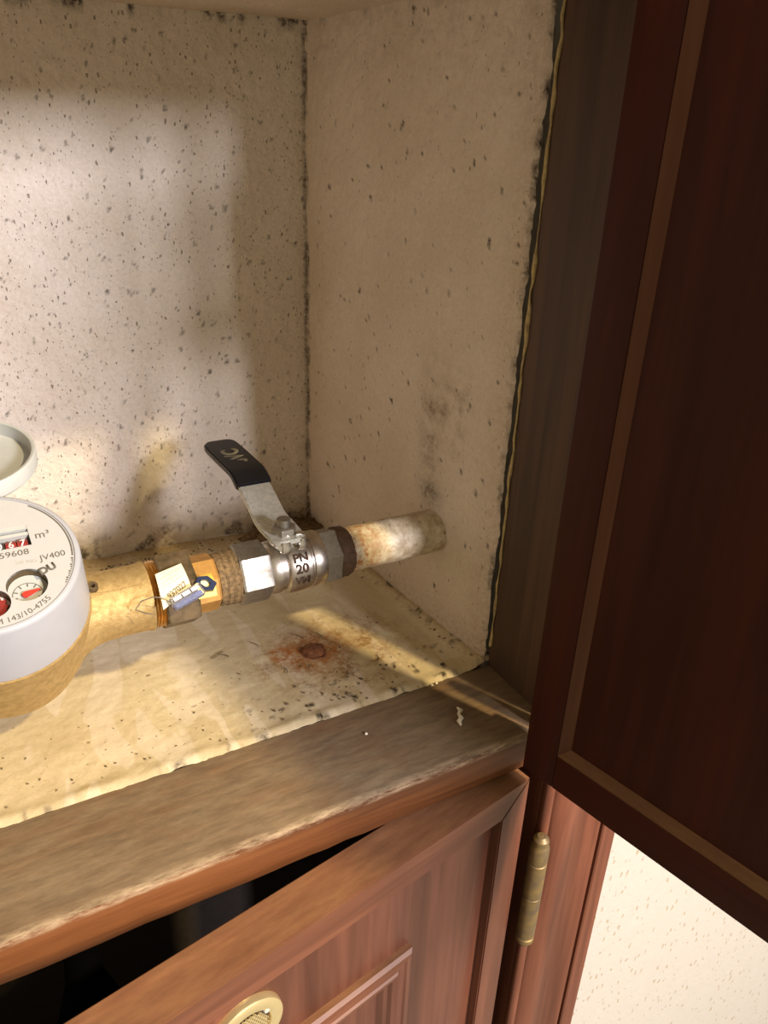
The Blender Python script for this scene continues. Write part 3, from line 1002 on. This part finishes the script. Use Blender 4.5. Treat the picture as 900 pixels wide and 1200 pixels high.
# casting seam and drilled boss on the nozzle
bm = bmesh.new(); tube(bm, [(0.037, -0.004, 0.0205), (0.050, -0.004, 0.0180), (0.066, -0.004, 0.0179)], 0.0006, 6); obj('casting_seam', bm, M['brass'], meter)
bm = bmesh.new(); lathe(bm, [(0.0012, 0.018), (0.0028, 0.018), (0.0026, 0.0212), (0.0014, 0.0212), (0.0012, 0.0205)], 'z', 16, (0.0430, -0.001, 0.0015), closed=True); obj('seal_boss', bm, M['bronze'], meter)
# white register housing
HT = 0.0582
bm = bmesh.new()
lathe(bm, [(0.0, 0.0195), (0.0395, 0.0195), (0.0410, 0.0205), (0.0411, 0.0225), (0.0402, 0.0330), (0.0386, 0.0560), (0.0382, 0.0574), (0.0372, 0.0582), (0.0360, 0.0582), (0.0357, 0.0576), (0.0357, 0.0500), (0.0, 0.0500)], 'z', 80)
obj('register_housing', bm, M['white_plastic'], meter, angle=40)


def face_with_holes(name, outer, holes, z, depth, mat, parent):
    cu = bpy.data.curves.new(name, 'CURVE')
    cu.dimensions = '2D'
    cu.fill_mode = 'BOTH'
    cu.extrude = depth * 500
    for ring in [outer] + holes:
        sp = cu.splines.new('POLY')
        sp.points.add(len(ring) - 1)
        for p, (x, y) in zip(sp.points, ring):
            p.co = (x * 1000, y * 1000, 0, 1)
        sp.use_cyclic_u = True
    t = bpy.data.objects.new(name, cu)
    COL.objects.link(t)
    dg = bpy.context.evaluated_depsgraph_get()
    me = bpy.data.meshes.new_from_object(t.evaluated_get(dg))
    bpy.data.objects.remove(t)
    bm = bmesh.new(); bm.from_mesh(me); bpy.data.meshes.remove(me)
    for v in bm.verts:
        v.co = Vector((v.co.x / 1000, v.co.y / 1000, z + v.co.z / 1000))
    return obj(name, bm, mat, parent, angle=30)


def circ(cx, cy, r, n=40):
    return [(cx + r * math.cos(2 * PI * i / n), cy + r * math.sin(2 * PI * i / n)) for i in range(n)]


SUB, STAR = (0.0132, -0.0168, 0.0086), (-0.0015, -0.0232, 0.0072)
dial = face_with_holes('dial', circ(0, 0, 0.0356, 80), [[(-0.0205, 0.0046), (0.0188, 0.0046), (0.0183, 0.0165), (-0.0205, 0.0165)], circ(*SUB), circ(*STAR)], 0.0572, 0.0016, M['dial'], meter)
DZ = 0.0581
# counter: ivory bar at the back of the window, black then red number wheels
bm = bmesh.new(); box(bm, -0.0205, 0.0186, 0.0112, 0.0130, 0.0500, 0.0575); obj('counter_bar', bm, M['lid'], dial)
bm = bmesh.new(); box(bm, -0.0205, 0.0186, 0.0145, 0.0165, 0.0500, 0.0578); obj('counter_bar', bm, M['lid'], dial)
for i in range(8):
    u0 = 0.0176 - 0.0049 * (i + 1)
    bm = bmesh.new()
    lathe(bm, [(0.0046, u0 + 0.0002), (0.0046, u0 + 0.0047)], 'x', 20, (0, 0.0066, 0.0527))
    obj('number_wheel', bm, M['dark_red'] if i < 2 else M['dark_plastic'], dial)
    if i < 2:
        text('digit', '76'[i], 0.0052, M['pink'], dial, loc=(u0 + 0.00245, 0.0068, 0.0574), extrude=0.0001, bold=0.015)
    else:
        text('digit', '0', 0.0052, M['white'], dial, loc=(u0 + 0.00245, 0.0068, 0.0574), extrude=0.0001, bold=0.015)
# dark liners of the two round windows
for (cx, cy, r) in (SUB, STAR):
    bm = bmesh.new(); lathe(bm, [(r, 0.0508), (r, 0.0576), (r + 0.0003, 0.0576), (r + 0.0003, 0.0508)], 'z', 40, (cx, cy, 0), closed=True); obj('window_liner', bm, M['bronze'], dial)
bm = bmesh.new(); disc(bm, 0.0084, 0.0530, 36, SUB[:2]); obj('pointer_base', bm, M['lid'], dial)
bm = bmesh.new(); disc(bm, 0.0064, 0.0532, 36, (0.0128, -0.0190), r_in=0.0061); obj('pointer_scale', bm, M['ink'], dial)
bm = bmesh.new()
for i in range(10):
    a = i * 2 * PI / 10 + 0.2
    R = Matrix.Translation((0.0128 + 0.0051 * math.cos(a), -0.0190 + 0.0051 * math.sin(a), 0.0532)) @ Matrix.Rotation(a, 4, 'Z')
    box(bm, -0.0008, 0.0008, -0.00025, 0.00025, 0, 0.00005, mat=R)
tk = obj('scale_ticks', bm, M['ink'], dial, smooth=False)
bm = bmesh.new()
ns = [(0.0016 * math.cos(a), 0.0016 * math.sin(a)) for a in [math.radians(60 + 240 * i / 14) for i in range(15)]] + [(0.0064, -0.0002), (0.0064, 0.0002)]
prism(bm, ns, 'xy', 0.0, 0.0006, Matrix.Translation((0.0120, -0.0193, 0.0538)) @ Matrix.Rotation(math.radians(14), 4, 'Z'))
obj('needle', bm, M['red'], dial, smooth=False)
bm = bmesh.new(); disc(bm, 0.0070, 0.0530, 36, STAR[:2]); obj('flow_star_base', bm, M['pink'], dial)
bm = bmesh.new()
sp = []
for i in range(24):
    rr = 0.0064 if i % 2 == 0 else 0.0048
    sp.append((STAR[0] + rr * math.cos(i * PI / 12), STAR[1] + rr * math.sin(i * PI / 12)))
prism(bm, sp, 'xy', 0.0532, 0.0542); obj('flow_star', bm, M['dark_red'], dial, smooth=False)
bm = bmesh.new(); lathe(bm, [(0.0026, 0.0540), (0.0022, 0.0552), (0.0, 0.0554)], 'z', 16, (STAR[0], STAR[1], 0)); obj('flow_star_hub', bm, M['dark_plastic'], dial)
# printing on the dial
text('print', 'm³', 0.0058, M['ink'], dial, loc=(0.0240, 0.0092, DZ), stretch=1.05)
text('print', '959608', 0.0044, M['ink'], dial, loc=(0.0095, 0.0010, DZ), stretch=1.15)
text('print', 'JV400', 0.0045, M['ink'], dial, loc=(0.0262, -0.0040, DZ), rot=(0, 0, 0.06), stretch=1.05)
text('print', 'DB IND', 0.0026, M['ink_pale'], dial, loc=(0.0150, -0.0047, DZ), rot=(0, 0, -0.12))
text('print', 'DU', 0.0052, M['ink'], dial, loc=(0.0228, -0.0108, DZ), rot=(0, 0, 0.35), bold=0.05)
text('print', 'M 143/10-4755', 0.0038, M['ink'], dial, loc=(0, 0, DZ), arc=(0.0332, math.radians(-72)), stretch=1.05)
bm = bmesh.new(); disc(bm, 0.0352, DZ + 0.00003, 40, (0, 0), 0.0345, math.radians(-10), math.radians(53)); obj('print', bm, M['ink'], dial, smooth=False)
bm = bmesh.new()
for i in range(12):
    a = math.radians(-13 - i * 2.0)
    disc(bm, 0.0353, DZ + 0.00003, 3, (0, 0), 0.0342 + 0.0003 * (i % 3), a, a + math.radians(1.3))
obj('print', bm, M['ink'], dial, smooth=False)
bm = bmesh.new(); disc(bm, 0.0013, DZ + 0.00003, 14, (0.0022, -0.0070)); obj('print', bm, M['ink'], dial, smooth=False)
# lid, hinged at the back of the housing and folded flat open
lid = bpy.data.objects.new('lid', None)
COL.objects.link(lid); lid.parent = meter
lid.location = (-0.0072, 0.0400 + 0.0410 * math.cos(-0.3), HT + 0.0410 * math.sin(-0.3) + 0.001)
lid.rotation_euler = (-0.30, 0, 0)
lid['label'] = 'open grey-white lid, a shallow dish'
bm = bmesh.new()
lathe(bm, [(0.0, -0.0080), (0.0360, -0.0080), (0.0368, -0.0076), (0.0371, -0.0004), (0.0376, 0.0), (0.0388, 0.0), (0.0392, -0.0006), (0.0392, -0.0085), (0.0380, -0.0098), (0.0, -0.0098)], 'z', 72)
obj('lid_dish', bm, M['lid'], lid, angle=40)
bm = bmesh.new(); lathe(bm, [(0.0022, -0.009), (0.0022, 0.009)], 'x', 16, (0.0072, -0.0405, -0.0040)); obj('lid_hinge', bm, M['lid'], lid)

# ------------------------------------------------------------------ seals hanging on the union
fr = Matrix.Translation(AX) @ Matrix(((1, 0, 0, 0), (0, 0.8, -0.6, 0), (0, 0.6, 0.8, 0), (0, 0, 0, 1)))     # local z out of the pipe towards the viewer, local y up the slope
rot_e = fr.to_euler()


def seal(name, label, cat, cx, cy, cz):
    return thing(name, label, cat, fr @ Vector((cx, cy, cz)), rot_e)


def sheet(bm, quad, z0, z1, bend=0.0):
    """thin card from four corners (ccw, millimetres), curling down at the far edge"""
    N = 8
    top = []
    for j in range(N + 1):
        row = []
        for i in range(N + 1):
            u, v = i / N, j / N
            p = [(1 - u) * (1 - v) * quad[0][k] + u * (1 - v) * quad[1][k] + u * v * quad[2][k] + (1 - u) * v * quad[3][k] for k in (0, 1)]
            row.append(Vector((p[0] / 1000, p[1] / 1000, z1 - bend * (v - 0.4) ** 2)))
        top.append(row)
    A = [[bm.verts.new(p) for p in r] for r in top]
    B = [[bm.verts.new(p - Vector((0, 0, z1 - z0))) for p in r] for r in top]
    for j in range(N):
        for i in range(N):
            bm.faces.new((A[j][i], A[j][i + 1], A[j + 1][i + 1], A[j + 1][i]))
            bm.faces.new((B[j][i], B[j + 1][i], B[j + 1][i + 1], B[j][i + 1]))
    for k in range(N):
        for X, Y, p, q in ((A, B, (0, k), (0, k + 1)), (A, B, (N, k), (N, k + 1)), (A, B, (k, 0), (k + 1, 0)), (A, B, (k, N), (k + 1, N))):
            bm.faces.new((X[p[0]][p[1]], X[q[0]][q[1]], Y[q[0]][q[1]], Y[p[0]][p[1]]))


CX, CY = -181.0, -5.0
pl = seal('paper_label', 'cream paper label with a printed number, wrapped on the union nut', 'label', CX / 1000, CY / 1000, 0.0221)
bm = bmesh.new()
sheet(bm, [(-8.6, -13.2), (8.4, -4.6), (6.9, 10.4), (-7.6, 7.4)], 0.0, 0.0005, 0.004)
obj('card', bm, M['paper'], pl, smooth=False)
text('print', '937027', 0.0042, M['paper_ink'], pl, loc=(0.0008, -0.0046, 0.00062), rot=(0.03, 0, 0.47), stretch=0.95, bold=0.03)
bm = bmesh.new()
for r_, (y, n) in enumerate(((0.0045, 9), (0.0022, 7), (0.0001, 8))):
    for i in range(n):
        R = Matrix.Translation((-0.0052 + 0.0013 * i, y + 0.00045 * i - 0.001, 0.00056)) @ Matrix.Rotation(0.42 + 0.5 * random.uniform(-1, 1), 4, 'Z')
        box(bm, -0.0004, 0.0004, -0.00012, 0.00012, 0, 0.00006, mat=R)
obj('faded_print', bm, M['ink_pale'], pl, smooth=False)

ps = seal('plastic_seal', 'small clear plastic seal with blue insert below the paper label', 'seal', -0.1768, -0.0153, 0.0224)
ps.rotation_euler = (fr @ Matrix.Rotation(0.30, 4, 'Z')).to_euler()
bm = bmesh.new(); box(bm, -0.0088, 0.0088, -0.0034, 0.0034, 0.0, 0.0046, 0.0008); obj('case', bm, M['clear'], ps)
bm = bmesh.new(); box(bm, -0.0078, 0.0078, -0.0028, -0.0002, 0.0008, 0.0022, 0.0003); obj('insert', bm, M['blue'], ps)
for i in range(3):
    bm = bmesh.new(); box(bm, -0.0075 + 0.0052 * i, -0.0032 + 0.0052 * i, 0.0002, 0.0022, 0.0047, 0.0052, 0.0002); obj('locking_tooth', bm, M['white'], ps)
bm = bmesh.new(); tube(bm, [(-0.0085, 0.002, 0.003), (-0.012, 0.006, 0.004), (-0.0150, 0.0085, 0.0035), (-0.0205, 0.0100, 0.0020), (-0.0245, 0.0085, -0.001), (-0.0215, 0.0040, -0.0005), (-0.0190, 0.0016, 0.0)], 0.00035, 6)
obj('wire', bm, M['wire'], ps)

yt = seal('yellow_tag', 'yellow tag with navy hexagonal ring, next to the hemp wrapping', 'tag', -0.1650, -0.0090, 0.0184)
bm = bmesh.new()
sheet(bm, [(-4.6, -6.2), (5.2, -6.6), (6.1, 8.2), (-5.4, 7.6)], 0.0, 0.0006, 0.012)
obj('card', bm, M['yellow'], yt, smooth=False)
bm = bmesh.new()
hexo = [(5.9, -1.2), (3.2, -4.6), (-1.2, -4.0), (-5.2, 1.0), (-3.0, 4.6), (2.2, 3.8)]
hexi = [(x * 0.48, y * 0.52) for x, y in hexo]
lay = []
for ring, z in ((hexo, 0.0010), (hexo, 0.0034), (hexi, 0.0034), (hexi, 0.0010)):
    lay.append([bm.verts.new((x / 1000, y / 1000, z)) for x, y in ring])
for k in range(4):
    a, b = lay[k], lay[(k + 1) % 4]
    for i in range(6):
        bm.faces.new((a[i], a[(i + 1) % 6], b[(i + 1) % 6], b[i]))
obj('hexagonal_ring', bm, M['navy'], yt, smooth=False)
bm = bmesh.new(); bm.faces.new([bm.verts.new((x * 1.05 / 1000, y * 1.05 / 1000, 0.0016)) for x, y in hexi]); obj('ring_window', bm, M['pale_yellow'], yt, smooth=False)

# ------------------------------------------------------------------ small things on the niche floor and sill
rb = thing('rusty_bolt', 'rusted bolt stub in a rust stain on the cream floor', 'bolt', (-0.0935, 0.061, 0.0))
bm = bmesh.new()
lathe(bm, [(0.0, 0.0030), (0.0025, 0.0030), (0.0048, 0.0024), (0.0066, 0.0012), (0.0076, -0.001)], 'z', 28)
for v in bm.verts:
    v.co *= 1 + 0.16 * fbm(v.co.x * 260, v.co.y * 260, v.co.z * 200, 3)
obj('bolt_head', bm, M['rust'], rb, angle=60)
bm = bmesh.new(); lathe(bm, [(0.0088, -0.0006), (0.0080, 0.0006), (0.0070, 0.0002)], 'z', 24, closed=True)
for v in bm.verts:
    v.co *= 1 + 0.30 * fbm(v.co.x * 200, v.co.y * 200, 3.0, 3)
obj('rust_crust', bm, M['rust'], rb, angle=60)


def lump(name, loc, sx, sy, sz, mat, label, cat, sub=4, amp=0.35, freq=60):
    bm = bmesh.new()
    bmesh.ops.create_icosphere(bm, subdivisions=sub, radius=1.0)
    for v in bm.verts:
        k = 1 + amp * fbm(v.co.x * freq * 0.02 + loc[0] * 90, v.co.y * freq * 0.02, v.co.z * freq * 0.02, 5)
        v.co = Vector((v.co.x * sx * k, v.co.y * sy * k, v.co.z * sz * k))
    o = obj(name, bm, mat, angle=60)
    o.location = loc
    return tag(o, label, cat)


lump('mortar_lump', (-0.048, 0.2160, 0.0010), 0.034, 0.017, 0.0105, M['mortar'], 'brown crusty mortar lump in the back corner behind the valve', 'mortar', amp=0.45, freq=120)

bm = bmesh.new()
tube(bm, [(-0.0005, 0.0052, 0.0002), (0.0006, 0.0030, 0.0006), (-0.0004, 0.0010, 0.0007), (0.0005, -0.0012, 0.0006), (-0.0006, -0.0030, 0.0006), (0.0000, -0.0050, 0.0003)], 0.0007, 8, [0.0004, 0.0010, 0.0006, 0.0010, 0.0010, 0.0004])
o = obj('paint_drip', bm, M['paint_white'], angle=60)
o.location = (-0.0442, -0.0335, 0.0003); o.rotation_euler = (0, 0, -0.5); o.scale = (1.5, 1.5, 1.2)
tag(o, 'long dried cream paint drip on the dusty sill', 'paint drip', 'paint drips on the sill')
for (x, y, lab) in ((-0.0398, -0.0016, 'right of two tiny cream paint dots at sill back edge'), (-0.0432, -0.0020, 'left of two tiny cream paint dots at sill back edge'), (-0.0985, -0.0215, 'single tiny cream paint dot mid-sill')):
    bm = bmesh.new(); lathe(bm, [(0.0009, -0.0002), (0.0008, 0.0003), (0.0, 0.0006)], 'z', 10)
    o = obj('paint_drip', bm, M['paint_white'], angle=60)
    o.location = (x, y, 0.0002)
    tag(o, lab, 'paint drip', 'paint drips on the sill')

# grit and stray fibres lying on the cement: uncountable crumbs
bm = bmesh.new()


def crumb(x, y, s, zz=0.0):
    R = Matrix.Translation((x, y, zz + 0.0009 * fbm(x * 22, y * 22, 2.0, 4) + s * 0.25)) @ Matrix.Rotation(random.uniform(0, 6), 4, 'Z')
    vs = [bm.verts.new(R @ Vector(p)) for p in ((-s, 0, 0), (0.2 * s, -0.55 * s, 0), (s * 0.9, 0.1 * s, 0), (0, 0.6 * s, 0), (0.1 * s, 0, 0.6 * s))]
    bm.faces.new((vs[0], vs[1], vs[4])); bm.faces.new((vs[1], vs[2], vs[4])); bm.faces.new((vs[2], vs[3], vs[4])); bm.faces.new((vs[3], vs[0], vs[4])); bm.faces.new((vs[3], vs[2], vs[1], vs[0]))


for i in range(90):
    crumb(random.uniform(-0.30, -0.03), abs(random.gauss(0, 0.03)) + 0.004, random.uniform(0.0004, 0.0012))
for i in range(34):
    crumb(random.gauss(-0.095, 0.022), abs(random.gauss(0.016, 0.009)) + 0.003, random.uniform(0.0006, 0.0017))
for i in range(70):
    t = random.uniform(0.0, 0.2)
    crumb(side_x(t) - abs(random.gauss(0.003, 0.003)) - 0.001, t, random.uniform(0.0005, 0.0014), 0.002)
for i in range(70):
    crumb(random.uniform(-0.26, -0.09), 0.222 + random.gauss(0, 0.006), random.uniform(0.0005, 0.0018))
for (x, y, L, a) in ((-0.149, 0.083, 0.010, 0.4), (-0.146, 0.081, 0.007, 2.2), (-0.125, 0.083, 0.008, 1.9), (-0.096, 0.080, 0.010, 2.0), (-0.083, 0.074, 0.007, 1.5), (-0.117, 0.050, 0.007, 1.3), (-0.060, 0.036, 0.007, 1.0), (-0.103, 0.047, 0.006, 1.2)):
    pts = [(x + L * (t - 0.5) * math.cos(a) + 0.0008 * math.sin(t * 5), y + L * (t - 0.5) * math.sin(a), 0.0010 + 0.0009 * fbm(x * 22, y * 22, 2.0, 4)) for t in [k / 5 for k in range(6)]]
    tube(bm, pts, 0.00025, 5)
g = obj('grit', bm, M['grit'], smooth=False)
tag(g, 'dark grit and stray fibres scattered on the cream cement floor', 'grit', kind='stuff')

# dark bottle standing in the cupboard below, glimpsed through the gap
bt = thing('bottle', 'dark bottle standing inside the lower cupboard, seen through the gap', 'bottle', (-0.2600, 0.03, -0.60))
bm = bmesh.new()
lathe(bm, [(0.0, 0.0), (0.036, 0.0), (0.038, 0.004), (0.038, 0.30), (0.034, 0.345), (0.022, 0.390), (0.0115, 0.430), (0.0095, 0.450), (0.0092, 0.52), (0.0, 0.52)], 'z', 32)
obj('glass', bm, M['black_glass'], bt, angle=40)
bm = bmesh.new(); lathe(bm, [(0.0110, 0.515), (0.0110, 0.548), (0.0, 0.548)], 'z', 24); obj('cap', bm, M['black_glass'], bt)
